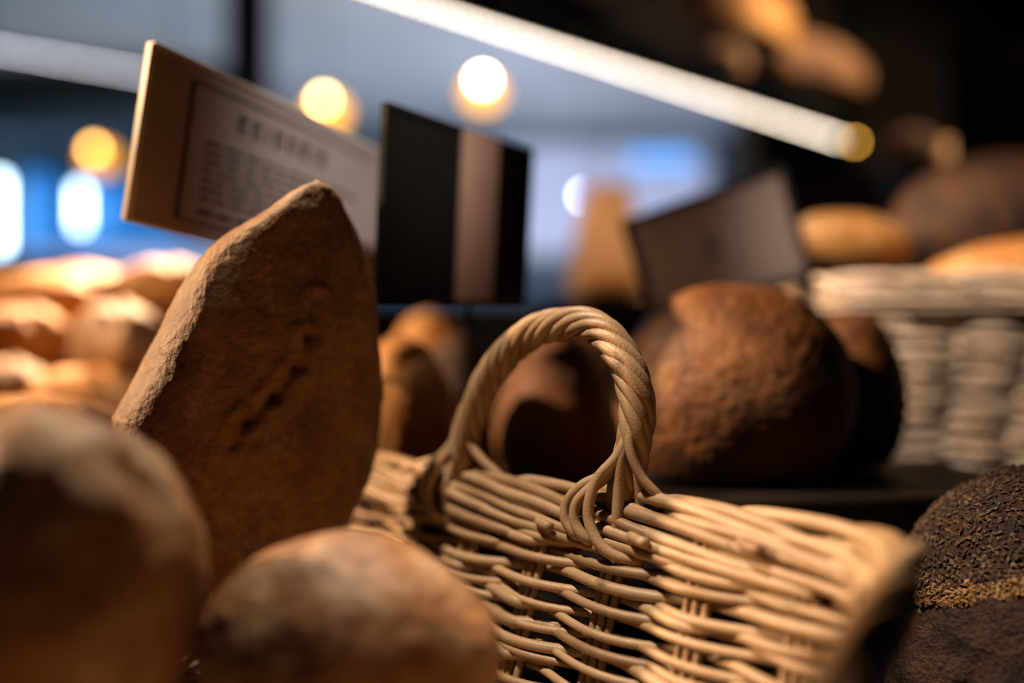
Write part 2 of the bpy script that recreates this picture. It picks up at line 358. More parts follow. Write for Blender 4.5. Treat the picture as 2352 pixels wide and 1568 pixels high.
c, R = pl(110, 1330, 0.325, 700, 800, 0.85)
loaf('pale floury round loaf filling the bottom left corner, in front of the tall loaf', 'bread', c, R, 'crust_floury', 3, rot=0.3, lump=0.06, flat=0.95, hi=True, facet=0.05)
c, R = pl(800, 1490, 0.358, 700, 530, 0.8)
loaf('floury brown loaf lying before the wicker wall, below the tall loaf', 'bread', c, R, 'crust_floury', 11, rot=-0.2, lump=0.07, flat=0.95, hi=True, facet=0.02)
c = at(95, 1010, 0.60)
loaf('brown loaf peeking out above the floury loaf in the bottom left corner', 'bread', (c.x, c.y, 1.15), (0.095, 0.062, 0.090), 'crust_golden', 17, rot=0.2, base=1.0555, lump=0.1, flat=0.9)
# hidden under the two front loaves, they carry the pile
c = at(790, 1750, 0.375)
loaf('shaded loaf underneath the floury brown loaf in the handled basket', 'bread', (c.x, c.y, c.z), (0.05, 0.045, 0.014), 'crust_tan', 13, base=1.063, lump=0.05, flat=0.9)
# big round dark loaf and its neighbour on the black board
c, R = pl(1685, 880, 0.62, 548, 505, 0.72)
loaf('big round dark brown loaf with a rough crust, right of the basket handle', 'bread', (c.x, 0.620, c.z), R, 'crust_dark', 5, rot=0.1, base=1.1635, lump=0.03, fine=0.014, flat=0.85, sq=0.92, hi=True, ff=26)
c, R = pl(1915, 900, 0.685, 270, 400, 0.75)
loaf('shaded dark loaf between the big round dark loaf and the pale wicker basket', 'bread', (c.x+0.007, 0.678, c.z), R, 'crust_dark', 9, rot=0.1, base=1.1635, lump=0.06, fine=0.015, flat=0.85, sq=0.92)
c, R = pl(1265, 900, 0.70, 330, 470, 0.8)
loaf('dark round loaf seen through the arch of the basket handle', 'bread', (c.x+0.006, 0.72, c.z), (R[0]*0.9, 0.050, R[2]), 'crust_dark', 21, rot=0.1, base=1.131, lump=0.08, fine=0.015, flat=0.8)
c, R = pl(1330, 800, 0.86, 420, 420, 0.6)
loaf('dark brown loaf whose low top shows above the arch of the handle', 'bread', (c.x, 0.88, c.z), (R[0], 0.07, 0.078), 'crust_dark', 23, base=1.131, lump=0.06, fine=0.012, flat=0.7)
c, R = pl(1050, 900, 0.70, 260, 400, 0.8)  # this loaf's shade is put into its crust colour
loaf('loaf with its shade put into an almost black crust, between the lit loaf and the handle arch', 'bread', (c.x-0.002, 0.765, c.z), (0.036, 0.030, 0.076), 'crust_near_black', 25, base=1.131, lump=0.06, fine=0.012, flat=0.7)
c, R = pl(928, 920, 0.69, 230, 420, 0.8)
loaf('golden lit loaf just right of the tall standing loaf', 'bread', (c.x, 0.670, c.z), (0.038, 0.040, 0.072), 'crust_golden', 27, base=1.131, lump=0.07, flat=0.75)
c, R = pl(985, 780, 0.92, 180, 160, 0.8)
loaf('golden loaf lit from above, under the black card sign', 'bread', (c.x, 0.94, c.z), (0.048, 0.05, 0.088), 'crust_golden', 29, base=1.131, lump=0.06, flat=0.75)

# bright pile at the far left
PILE = 'brightly lit loaves piled at the far left'
for i, (px, py, Y, w, h, rot, m, lab) in enumerate([
    (150, 690, 1.12, 330, 130, 0.1, 'crust_golden', 'brightest loaf on top of the far left pile, almost white with light'),
    (370, 670, 0.99, 260, 120, -0.3, 'crust_golden', 'bright golden loaf on the far left pile, beside the tall loaf'),
    (20, 790, 0.98, 250, 150, 0.4, 'crust_golden', 'golden brown loaf cut by the left edge of the far left pile'),
    (265, 790, 0.93, 250, 170, -0.5, 'crust_tan', 'reddish brown loaf in the middle of the far left pile'),
    (400, 800, 1.08, 170, 170, 0.2, 'crust_golden', 'golden loaf of the far left pile partly behind the tall loaf'),
    (200, 905, 0.88, 220, 110, 0.1, 'crust_golden', 'small orange loaf low in the far left pile'),
    (10, 890, 0.93, 200, 110, -0.2, 'crust_tan', 'brown loaf low at the left edge of the far left pile'),
    (350, 945, 0.90, 150, 90, 0.3, 'crust_tan', 'shaded loaf lowest in the far left pile')]):
    c, R = pl(px, py, Y, w, h, 0.8)
    loaf(lab, 'bread', c, (R[0]*1.12, R[0]*0.62, R[2]*1.18), m, 40+i, rot=rot, lump=0.12, flat=0.95, group=PILE, slashes=((0.6, 0.0, 0.10, 0.12),))
# low wooden bread bin that carries the pile
b = MB(); b.prism([(-0.72, 0.82), (-0.215, 0.82), (-0.20, 1.22), (-0.74, 1.22)], 1.131, 1.165)
tag(b.build('bread_bin', M['blackwood'], bevel=0.003), 'low dark bread tray under the bright far left pile', 'tray')

# seeded dark loaf, bottom right, nearly in focus
def seeded_loaf():
    root = empty('seeded_loaf', (0.262, 0.475, 1.0555)); tag(root, 'dark rye loaf coated in grain flakes at the bottom right corner', 'bread')
    R = (0.086, 0.070, 0.090); C0 = Vector((0.262, 0.475, 1.0555+0.044))
    V, F = shape_loaf(R, 33, flat=0.5, lump=0.035, fine=0.02, hi=True)
    V += np.array(C0); V[:, 2] = np.maximum(V[:, 2], 1.0557)
    for i in range(len(V)):
        if V[i][2] < 1.140: V[i] += (V[i]-np.array(C0))*0.05*(abs(noise.fractal(Vector(V[i])*55, 0.8, 2, 4))+0.25*noise.noise(Vector(V[i])*260))
    V[:, 2] = np.maximum(V[:, 2], 1.0557)
    me = bpy.data.meshes.new('crust'); me.from_pydata((V-np.array(root.location)).tolist(), [], F); me.update()
    o = link_mesh('crust', me, M['crust_seeded'], parent=root, world=False)
    rnd = random.Random(4); mb = MB()
    zb = lambda x: 1.140+0.012*math.cos((x-0.262)*30)        # the torn seam's height
    me.calc_loop_triangles()
    for k in range(26000):
        i = rnd.randrange(len(V)); p = V[i]
        if p[2] < zb(p[0])+0.004 or p[1] > 0.53: continue
        n = Vector((p-np.array(C0))/np.array(R)**2).normalized()
        t = n.orthogonal().normalized(); t.rotate(Matrix.Rotation(rnd.uniform(0, 6.28), 3, n)); s = n.cross(t)
        n2 = (n+0.9*Vector((rnd.uniform(-1, 1), rnd.uniform(-1, 1), rnd.uniform(-1, 1)))).normalized(); t = (t-n2*t.dot(n2)).normalized(); s = n2.cross(t)
        a = rnd.uniform(0.0008, 0.0024); w = a*rnd.uniform(0.35, 0.7); q = Vector(p)+n*0.0004
        e = n2*0.00035
        mb.add([q-t*a-e, q+s*w-e, q+t*a-e, q-s*w-e, q+n2*0.0004+e, q-n2*0.0006], [(0, 1, 4), (1, 2, 4), (2, 3, 4), (3, 0, 4), (1, 0, 5), (2, 1, 5), (3, 2, 5), (0, 3, 5)], rnd.random())
    f = mb.build('grain_flakes', M['flake'], root); f['kind'] = 'stuff'
    # torn seam: a ragged pale lip running round the loaf
    pts = []; rad = []
    for k in range(61):
        a = math.pi+math.pi*k/60*1.0
        x = C0.x+math.cos(a)*R[0]; z = zb(x); q = max(0.05, 1-((z-C0.z)/R[2])**2)**0.5
        pts.append((C0.x+math.cos(a)*R[0]*q*0.975, C0.y+math.sin(a)*R[1]*q*0.975, zb(C0.x+math.cos(a)*R[0]*q)+0.0006*math.sin(k*1.7)))
        rad.append(0.0018+0.0010*rnd.random())
    mb = MB(); mb.tube(pts, rad, sides=12, step=8)
    v = mb.v[0]
    for i in range(len(v)):
        n = noise.noise_vector(Vector(v[i])*160)*0.0010+noise.noise_vector(Vector(v[i])*600)*0.0014; v[i] += np.array(n)
    P_ = [Vector(p) for p in pts]
    for k in range(2600):
        q = P_[rnd.randrange(10, 50)].lerp(P_[rnd.randrange(10, 50)], 0) ; i = rnd.randrange(6, 54); q = P_[i].lerp(P_[i+1], rnd.random())
        d = (q-C0).normalized(); q = q+d*0.0016+Vector((rnd.uniform(-1, 1)*0.001, 0, rnd.gauss(0.0006, 0.0024)))
        n2 = (d+Vector((rnd.uniform(-1, 1), rnd.uniform(-1, 1), rnd.uniform(-1, 1)))).normalized(); t = n2.orthogonal().normalized(); t.rotate(Matrix.Rotation(rnd.uniform(0, 6.28), 3, n2)); s_ = n2.cross(t)
        a = rnd.uniform(0.0006, 0.0017); w = a*rnd.uniform(0.4, 0.9)
        mb.add([q-t*a, q+s_*w, q+t*a, q-s_*w, q+n2*0.0006, q-n2*0.0006], [(0, 1, 4), (1, 2, 4), (2, 3, 4), (3, 0, 4), (1, 0, 5), (2, 1, 5), (3, 2, 5), (0, 3, 5)], rnd.random())
    mb.build('torn_seam', M['torn'], root, smooth=False)
seeded_loaf()

# ------------------------------------------------------------------ wicker baskets
class Path:
    """closed rim line with rounded corners, counter-clockwise; inward is to the left"""
    def __init__(s, corners, rad):
        pts = []; n = len(corners); s.start = None
        for i in range(n):
            a, b_, c = (Vector(corners[(i+j-1) % n]) for j in range(3))
            d1 = (a-b_).normalized(); d2 = (c-b_).normalized(); p0 = b_+d1*rad; p1 = b_+d2*rad
            for k in range(9):
                t = k/8; pts.append(p0*(1-t)**2+b_*2*t*(1-t)+p1*t*t)
        s.p = np.array([tuple(q) for q in pts]); d = np.linalg.norm(np.roll(s.p, -1, 0)-s.p, axis=1)
        s.cum = np.concatenate([[0], np.cumsum(d)]); s.L = s.cum[-1]
        s.px = np.append(s.p[:, 0], s.p[0, 0]); s.py = np.append(s.p[:, 1], s.p[0, 1])
    def xy(s, t):
        t = t % s.L; return np.array([np.interp(t, s.cum, s.px), np.interp(t, s.cum, s.py)])
    def frame(s, t):
        q = s.xy(t); d = s.xy(t+0.006)-s.xy(t-0.006); d /= np.linalg.norm(d); return q, d, np.array([-d[1], d[0]])
    def near(s, x, y):
        ts = np.linspace(0, s.L, 3000); q = np.array([s.xy(t) for t in ts]); return ts[np.argmin((q[:, 0]-x)**2+(q[:, 1]-y)**2)]
class Basket:
    def __init__(s, corners, rimz, basez, flare, m, seed, rad=0.035, spacing=0.05, pitch=0.0054, rod=0.0027):
        s.P = Path(corners, rad); s.rz = rimz; s.bz = basez; s.f = flare; s.m = m; s.rnd = random.Random(seed)
        s.ns = 2*round(s.P.L/spacing/2); s.sp = s.P.L/s.ns; s.pitch = pitch; s.rod = rod
    def pt(s, t, h, n=0.0):
        q, d, nr = s.P.frame(t); o = n+(-h*s.f if h < 0 else 0.0)
        q = q+nr*o; return (q[0], q[1], s.rz+h)
    def build(s, root, phase=0.0, border_n=None, rows_from=-0.0245):
        rnd = s.rnd; H = s.rz-s.bz; m = M[s.m]
        # uprights
        for k in range(s.ns):
            t0 = phase+k*s.sp; mb = MB()
            for j in range(3):
                dt = (j-1)*0.0046+rnd.uniform(-.0005, .0005); r = s.rod*rnd.uniform(0.72, 0.9)
                mb.tube([s.pt(t0+dt*(1.0), h, rnd.uniform(-.0004, .0004)) for h in np.linspace(-0.012, -H+0.003, 6)], r, 8, rnd.random()*0.6)
            mb.build('upright', m, root, smooth=True)
        # woven rows
        mb = MB(); nrow = int((H+rows_from-0.004)/s.pitch)
        for r_ in range(nrow+1):
            h = rows_from-r_*s.pitch; k = 0; off = rnd.randrange(6)
            while k < s.ns:
                seg = min(rnd.choice([4, 6, 6, 8]), s.ns-k); pts = []; rr = []
                val = rnd.random(); r0 = s.rod*rnd.uniform(0.86, 1.2); slant = rnd.uniform(-0.0006, 0.0012); wv = rnd.uniform(0, 6.28)
                N_ = seg*6
                for i in range(-3, N_+4):
                    x = (k+off)+i/6.0; par = 1 if r_ % 2 == 0 else -1
                    amp = (s.rod*1.0+0.0026)
                    n = par*amp*math.cos(math.pi*x)
                    hh = h+slant*(i/6.0-seg/2)+0.0007*math.sin(x*2.1+wv)+0.0009*math.sin(math.pi*x)*par
                    if i < 0: n = -abs(n)*0.2-0.001*(-i); hh -= 0.0
                    if i > N_: n -= 0.0012*(i-N_)
                    pts.append(s.pt(phase+x*s.sp, hh, n)); rr.append(r0*(1.12-0.34*(i+3)/(N_+7)))
                mb.tube(pts, rr, 8, val, step=1); k += seg
        mb.build('woven_wall', m, root, smooth=True)
        # rim: rods laid one over the other, each starting outside at the top and running down inside
        mb = MB(); k_ = s.rod/0.0027
        layers = [
            (0.044, 1.12, [(0.014, -0.016, -0.006), (0.006, -0.006, -0.0065), (-0.008, 0.0005, -0.004), (-0.028, 0.0018, -0.0010), (-0.050, 0.0008, 0.0008), (-0.072, -0.0020, 0.0025), (-0.094, -0.0062, 0.0042), (-0.112, -0.0100, 0.0030), (-0.120, -0.0120, 0.0010)]),
            (0.040, 1.0, [(0.010, -0.004, -0.002), (0.0, -0.0052, 0.0020), (-0.015, -0.0062, 0.0046), (-0.035, -0.0085, 0.0052), (-0.055, -0.0120, 0.0054), (-0.072, -0.0150, 0.0042), (-0.082, -0.0168, 0.0006)]),
            (0.047, 1.0, [(0.010, -0.010, 0.000), (0.0, -0.0115, 0.0030), (-0.020, -0.0135, 0.0050), (-0.045, -0.0170, 0.0050), (-0.068, -0.0200, 0.0044), (-0.082, -0.0222, 0.0010)]),
            (0.050, 0.95, [(0.010, -0.016, 0.000), (0.0, -0.0170, 0.0020), (-0.020, -0.0190, 0.0040), (-0.045, -0.0212, 0.0040), (-0.068, -0.0235, 0.0034), (-0.082, -0.0250, 0.0010)])]
        for space, rw, sched in layers:
            nb = int(s.P.L/space); sp = s.P.L/nb; st = rnd.uniform(0, sp)
            for k in range(nb):
                t0 = st+k*sp+rnd.uniform(-.006, .006); r = s.rod*rw*rnd.uniform(0.92, 1.22); e = rnd.uniform(-.0012, .0012); g = rnd.uniform(0.85, 1.12)
                mb.tube([s.pt(t0+a*g, h*k_+e, n+rnd.uniform(-.0005, .0005)) for a, h, n in sched], [r*(1.1-0.03*i) for i in range(len(sched))], 10, rnd.random(), step=4)
        for k in range(int(s.P.L/0.07)):
            t0 = k*0.07+rnd.uniform(0, .04); h0 = -rnd.uniform(0.007, 0.021)
            mb.tube([s.pt(t0, h0, -0.004), s.pt(t0-0.004, h0+0.0004, 0.004), s.pt(t0-0.010, h0, 0.0088), s.pt(t0-0.018, h0-0.0006, 0.0105)], s.rod*rnd.uniform(0.9, 1.15), 10, rnd.random())
        # inner filling rods so the rim is solid
        for h, n in ((-0.006, -0.001), (-0.011, -0.0005), (-0.0165, -0.0005), (-0.0215, -0.001), (-0.010, -0.006), (-0.016, -0.007), (-0.022, -0.007)):
            ts = np.linspace(0, s.P.L, 90); mb.tube([s.pt(t, h, n) for t in ts], s.rod*1.05, 8, rnd.random(), step=1)
        mb.build('rim_border', m, root, smooth=True)
        # base mat
        mb = MB(); ts = np.linspace(0, s.P.L, 60, endpoint=False)
        poly = [tuple(s.pt(t, -H, 0)[:2]) for t in ts]; mb.prism(poly, s.bz, s.bz+0.006)
        mb.build('base', m, root)

u = np.array([-0.682, 0.731])
BK = Basket([(0.1445, 0.3547), (-0.127, 0.6455), (-0.385, 0.31), (-0.055, -0.015)], 1.1785, 1.0565, 0.31, 'wicker', 7, pitch=0.0044, rod=0.0025)
basket = empty('wicker_basket', (-0.11, 0.32, 1.0565))
tag(basket, 'light brown wicker basket with a small twisted arch handle, holding the floury loaves', 'basket')
tF = BK.P.near(0.049, 0.457)                      # the focus point on the wall under the handle's right foot
BK.build(basket, phase=(tF-0.004) % BK.sp)
def HP(t, h, n=0.0): return BK.pt(tF+t, h, n)      # coordinates on the handle's side of the basket
arch = [(-0.0015, -0.010), (-0.0035, 0.006), (-0.0070, 0.020), (-0.0105, 0.033), (-0.0100, 0.047), (-0.0045, 0.0610), (0.0065, 0.0735), (0.022, 0.0795), (0.041, 0.0795), (0.060, 0.0745), (0.078, 0.0635), (0.091, 0.050), (0.101, 0.035), (0.108, 0.020), (0.113, 0.006), (0.116, -0.008)]
cp, _ = catmull(np.array([(a, h, 0) for a, h in arch]), np.ones(len(arch)), 14)
q0, dF, nF = BK.P.frame(tF+0.03)
base0 = BK.P.xy(tF)
d3 = np.array([dF[0], dF[1], 0]); n3 = np.array([nF[0], nF[1], 0])
def A3(a, h, n=0.0):                               # handle plane -> world
    return np.array([base0[0], base0[1], BK.rz])+d3*a+np.array([0, 0, h])+n3*n
cen = np.array([A3(p[0], p[1]) for p in cp]); tan = np.gradient(cen, axis=0); tan /= np.linalg.norm(tan, axis=1)[:, None]
seglen = np.concatenate([[0], np.cumsum(np.linalg.norm(np.diff(cen, axis=0), axis=1))]); LT = seglen[-1]
mb = MB(); NS = 7; rr = random.Random(2)
for j in range(NS):
    pts = []; ph = 2*math.pi*j/NS+rr.uniform(-.1, .1); rs = 0.0030*rr.uniform(0.9, 1.12); rad = []
    for i in range(0, len(cen)):
        sl = seglen[i]; e = min(sl, LT-sl)
        R_ = 0.0054*min(1.0, 0.62+e/0.05)
        ang = ph-2*math.pi*sl/0.072
        side = np.cross(tan[i], n3); side /= np.linalg.norm(side)
        pts.append(cen[i]+R_*(math.cos(ang)*n3+math.sin(ang)*side)); rad.append(rs*(1+0.05*math.sin(sl*90+j)))
    mb.tube(pts, rad, 10, 0.25+0.75*rr.random(), smooth=False)
mb.tube(cen, 0.0040, 10, 0.1, smooth=False)
mb.build('handle', M['wicker'], basket, smooth=True)
# bindings: handle rods splay at each foot, loop round the rim and tuck into the weave
def bind(a0, sgn, loops, seed):
    r2 = random.Random(seed)
    for L_ in loops:
        mb = MB(); mb.tube([A3(a0+sgn*a, h, n) for a, h, n in L_], 0.0024*r2.uniform(0.95, 1.15), 10, 0.3+0.6*r2.random(), step=8)
        mb.build('binding_rod', M['wicker'], basket, smooth=True)
LP = [
 [(-0.0105, 0.032, 0.001), (-0.006, 0.020, 0.004), (0.003, 0.011, 0.006), (0.0135, 0.005, 0.010), (0.0205, -0.003, 0.0125), (0.0205, -0.011, 0.0140), (0.0150, -0.0175, 0.0125), (0.009, -0.021, 0.0060)],
 [(-0.0105, 0.031, 0.002), (-0.006, 0.019, 0.006), (0.001, 0.010, 0.008), (0.0080, 0.004, 0.011), (0.0135, -0.003, 0.0140), (0.0135, -0.011, 0.0150), (0.0085, -0.0180, 0.0135), (0.003, -0.021, 0.0060)],
 [(-0.0108, 0.034, 0.003), (-0.006, 0.020, 0.008), (0.0010, 0.010, 0.013), (0.0035, 0.000, 0.0160), (0.0030, -0.009, 0.0170), (-0.002, -0.018, 0.0165), (-0.010, -0.0235, 0.0135), (-0.020, -0.0255, 0.0060)],
 [(-0.0105, 0.038, 0.004), (-0.0125, 0.024, 0.007), (-0.017, 0.012, 0.005), (-0.023, 0.004, 0.001), (-0.028, -0.005, -0.005), (-0.030, -0.014, -0.007)],
 [(-0.0105, 0.033, 0.003), (-0.0075, 0.019, 0.007), (-0.0065, 0.006, 0.0075), (-0.0065, -0.008, 0.0085), (-0.006, -0.022, 0.0080)],
 [(-0.011, 0.033, 0.000), (-0.012, 0.018, 0.002), (-0.013, 0.004, 0.001), (-0.012, -0.014, -0.001)]]
bind(0.0, 1, LP, 5)
LQ = [
 [(-0.0075, 0.026, 0.003), (-0.001, 0.014, 0.006), (0.006, 0.006, 0.009), (0.0095, -0.004, 0.0130), (0.0085, -0.013, 0.0150), (0.002, -0.021, 0.0145), (-0.005, -0.025, 0.007)],
 [(-0.0070, 0.027, 0.002), (0.002, 0.015, 0.006), (0.0100, 0.006, 0.009), (0.0135, -0.004, 0.0130), (0.0125, -0.013, 0.0145), (0.006, -0.021, 0.0140), (0.000, -0.025, 0.007)],
 [(-0.0070, 0.027, 0.000), (0.004, 0.014, 0.002), (0.017, 0.007, 0.001), (0.031, 0.003, 0.002), (0.045, -0.002, 0.004), (0.056, -0.009, 0.005)],
 [(-0.0075, 0.028, 0.003), (-0.011, 0.017, 0.002), (-0.019, 0.008, 0.000), (-0.028, 0.000, -0.004), (-0.032, -0.012, -0.007)],
 [(-0.0070, 0.026, 0.002), (-0.001, 0.010, 0.004), (0.001, -0.004, 0.008), (0.002, -0.020, 0.008)]]
bind(0.113, 1, LQ, 8)

BK2 = Basket([(0.242, 0.775), (0.640, 0.715), (0.68, 1.00), (0.27, 1.06)], 1.298, 1.135, 0.46, 'wicker_pale', 19, rad=0.04, pitch=0.0062, rod=0.0031)
basket2 = empty('wicker_basket', (0.46, 0.89, 1.1325))
tag(basket2, 'pale whitewashed wicker basket of loaves standing at the right edge', 'basket')
BK2.build(basket2)
INB = 'loaves in the pale wicker basket at the right'
c, R = pl(2230, 500, 0.90, 560, 340, 0.5)
loaf('large dark crusted loaf on top in the pale right-hand basket', 'bread', (0.458, 0.93, 1.36), (0.115, 0.060, 0.066), 'crust_near_black', 61, rot=0.25, tilt=(0, -0.15), lump=0.07, flat=0.9, group=INB)
loaf('pale golden loaf end sticking out over the left rim of the pale basket', 'bread', at(1945, 560, 0.86), (0.058, 0.034, 0.028), 'crust_golden', 63, rot=0.2, tilt=(0, 0.05), lump=0.05, flat=0.9, group=INB)
loaf('golden loaf at the front of the pale basket, under the large dark loaf', 'bread', at(2290, 640, 0.82), (0.070, 0.045, 0.030), 'crust_golden', 65, rot=-0.1, tilt=(0, -0.2), lump=0.06, flat=0.9, group=INB)
# ------------------------------------------------------------------ card signs
def quad_sign(label, TL, TR, BL, BR, face, frame, bend=0.0, thick=0.0022, inset=0.035, rows=None, stripe=None, stem=None, cat='price card', frame_w=0.03):
    """a stiff card given by its four corners in space, with rim, print and a holder"""
    TL, TR, BL, BR = map(Vector, (TL, TR, BL, BR))
    nrm = (TR-TL).cross(BL-TL).normalized()
    if nrm.y > 0: nrm = -nrm                        # towards the reader in front
    def S(a, v, off=0.0):                           # a across 0..1, v down 0..1
        p = (TL*(1-a)+TR*a)*(1-v)+(BL*(1-a)+BR*a)*v
        return p+nrm*(off+bend*math.sin(math.pi*a))
    def patch(mb, a0, a1, v0, v1, o0, o1, n=10, val=0.5):
        V = []; F = []
        for i in range(n+1):
            a = a0+(a1-a0)*i/n
            V += [S(a, v0, o1), S(a, v1, o1), S(a, v1, o0), S(a, v0, o0)]
        for i in range(n):
            for k in range(4): F.append((i*4+k, i*4+(k+1) % 4, (i+1)*4+(k+1) % 4, (i+1)*4+k))
        F += [(3, 2, 1, 0), (n*4, n*4+1, n*4+2, n*4+3)]
        mb.add(V, F, val)
    bc = (BL+BR)/2
    root = empty('price_card', (stem[0], stem[1], stem[2]) if stem else bc); tag(root, label, cat)
    mb = MB(); patch(mb, 0, 1, 0, 1, 0, thick, 24); mb.build('card', face, root)
    if frame is not None:
        mb = MB(); fw = frame_w
        patch(mb, 0, 1, -0.01, fw, -0.0006, thick+0.0012, 24); patch(mb, 0, 1, 1-fw, 1.01, -0.0006, thick+0.0012, 24)
        patch(mb, -0.008, fw*0.5, 0, 1, -0.0006, thick+0.0012, 2); patch(mb, 1-fw*0.5, 1.008, 0, 1, -0.0006, thick+0.0012, 2)
        mb.build('frame', frame, root)
    if rows:
        mb = MB()
        for r in rows: patch(mb, *r, thick-0.0002, thick+0.0003, 6)
        mb.build('print', M['ink'], root)
    if stripe:
        mb = MB(); patch(mb, stripe[0], stripe[1], 0.0, 1.0, thick+0.0002, thick+0.0016, 3); mb.build('stripe', M['stripe'], root)
    if stem:
        a = stem[3]; top = S(a, 0.93, -0.003); mb = MB()
        mb.tube([(stem[0], stem[1], stem[2]+0.004), (stem[0]*0.5+top.x*0.5, stem[1]*0.5+top.y*0.5, (stem[2]+top.z)/2), top], 0.0016, 8, step=4)
        mb.tube([(stem[0], stem[1], stem[2]), (stem[0], stem[1], stem[2]+0.004)], 0.010, 24, smooth=False)
        mb.build('holder', M['black'], root, smooth=False)
    return root
rp = random.Random(12)
rows = []
# frame lines of the printed card
rows += [(0.13, 0.145, 0.10, 0.92), (0.13, 0.93, 0.10, 0.115), (0.13, 0.93, 0.905, 0.92)]
# heading: six heavy illegible characters groups
x = 0.30
for w in (0.035, 0.03, 0.012, 0.035, 0.03, 0.035, 0.012, 0.03):
    rows += [(x, x+w*0.35, 0.20, 0.31), (x+w*0.35, x+w, 0.20, 0.235), (x+w*0.6, x+w, 0.26, 0.30)]; x += w+0.022
for k in range(7):
    x = 0.20; v = 0.42+k*0.055
    while x < 0.80-0.05*(k % 3):
        w = rp.uniform(0.03, 0.08); rows.append((x, x+w, v, v+0.022)); x += w+0.012
x = 0.2
for k in range(4): rows.append((x, x+0.05, 0.83, 0.86)); x += 0.065
quad_sign('large beige printed card sign in a bent clear sleeve behind the tall loaf', at(345, 100, .52), at(876, 352, .69), at(285, 503, .52), at(864, 655, .69),
          M['card'], M['plastic_edge'], bend=0.006, rows=rows, stem=(-0.172, 0.772, 1.131, 0.45), frame_w=0.018)
quad_sign('black card sign seen from behind with a brown vertical stripe down its middle', at(880, 238, .56), at(1216, 348, .70), at(862, 690, .56), at(1198, 690, .70),
          M['black'], M['black'], stripe=(0.46, 0.72), stem=(-0.022, 0.652, 1.131, 0.60))
rows3 = [(0.42, 0.52, 0.36, 0.62)]+[(0.15, 0.15+rp.uniform(0.4, 0.7), 0.12+k*0.1, 0.15+k*0.1) for k in range(2)]
quad_sign('dark brown card sign in a thin black frame, leaning behind the big round loaf', at(1428, 512, .84), at(1795, 385, .84), at(1500, 745, .80), at(1862, 640, .80),
          M['card_brown'], M['black'], rows=rows3, stem=(0.215, 0.80, 1.131, 0.55), frame_w=0.06)
quad_sign('dark brown card sign half hidden behind the leaning black framed one', at(1835, 400, 1.15), at(2010, 400, 1.15), at(1835, 540, 1.15), at(2010, 540, 1.15),
          M['card_brown'], M['black'], stem=(0.38, 1.17, 1.131, 0.5))
quad_sign('dark brown menu board standing high at the right edge', at(2185, 90, 1.35), at(2420, 100, 1.35), at(2190, 420, 1.35), at(2420, 440, 1.35),
          M['card_brown'], M['black'], stem=(0.68, 1.37, 1.131, 0.5))

# ------------------------------------------------------------------ paper bag and small loaf on the crate
def paper_bag():
    c = at(1392, 560, 1.58); w0, w1, z0, z1 = 0.062, 0.036, 1.3155, 1.50; mb = MB(); n = 12; V = []; F = []
    for i in range(n+1):
        q = i/n; w = w0+(w1-w0)*q; d = 0.04*(1-q**1.5)+0.002; z = z0+(z1-z0)*q
        ring = [(-w, -d), (-w*0.3, -d*1.04), (w*0.3, -d*1.04), (w, -d), (w*0.96, 0), (w, d), (-w, d), (-w*0.96, 0)]
        for (x, y) in ring: V.append((c.x+x+0.004*math.sin(q*9+y*50), c.y+y+0.003*math.sin(q*13+x*60), z))
    for i in range(n):
        for k in range(8): F.append((i*8+k, i*8+(k+1) % 8, (i+1)*8+(k+1) % 8, (i+1)*8+k))
    F += [tuple(range(7, -1, -1)), tuple(n*8+k for k in range(8))]
    mb.add(V, F); tag(mb.build('paper_bag', M['paper']), 'tan kraft paper bag standing on the black crate behind the loaves', 'paper bag')
paper_bag()
loaf('small bright roll at the foot of the tan paper bag', 'bread', at(1400, 665, 1.47), (0.042, 0.03, 0.024), 'crust_golden', 71, base=1.3155, lump=0.05, flat=0.8)

# ------------------------------------------------------------------ lit shelves
def diode_row(root, a, b_, n, r, m, zoff, name='diode'):
    a = Vector(a); b_ = Vector(b_); me = None
    for i in range(n):
        p = a.lerp(b_, i/(n-1))+Vector((0, 0, zoff))
        if me is None:
            bm = bmesh.new(); bmesh.ops.create_uvsphere(bm, u_segments=10, v_segments=6, radius=r); me = bpy.data.meshes.new(name); bm.to_mesh(me); bm.free(); me.materials.append(m)
        o = bpy.data.objects.new(name, me); COL.objects.link(o); o.parent = root; o.location = p-root.location
shelf = empty('overhead_shelf', (0.35, 1.9, 1.70)); tag(shelf, 'overhead glass bread shelf edged by the long row of warm white lights', 'shelf')
a = at(905, -20, 1.40); b_ = at(1928, 319, 2.39)
a.z = b_.z = CAMZ+0.487
v = (b_-a).normalized(); nn = Vector((v.y, -v.x, 0))
a2 = a-v*0.5
def pol(p, q, w0, w1): return [tuple((p+nn*w0)[:2]), tuple((q+nn*w0)[:2]), tuple((q+nn*w1)[:2]), tuple((p+nn*w1)[:2])]
mb = MB(); mb.prism(pol(a2, b_, -0.004, 0.012), a.z+0.001, a.z+0.013); mb.build('light_rail', M['black'], shelf)
warm_led = emit('warm_white_diode', (1.0, 0.84, 0.66), 20)
diode_row(shelf, a2, b_, 100, 0.0030, warm_led, -0.002)
mb = MB(); mb.tube([b_+v*0.080+Vector((0, 0, 0.004)), b_+v*0.084+Vector((0, 0, 0.004))], 0.0052, 12, smooth=False)
mb.build('amber_end_light', emit('amber_light', (1.0, 0.50, 0.06), 20), shelf)
g, t_, bs = mat('smoked_glass'); bs.inputs['Base Color'].default_value = (0.03, 0.035, 0.035, 1); bs.inputs['Alpha'].default_value = 0.10; bs.inputs['Roughness'].default_value = 0.1
mb = MB(); mb.prism(pol(a2, b_, 0.012, 0.36), a.z+0.012, a.z+0.018); mb.build('glass_plate', g, shelf)
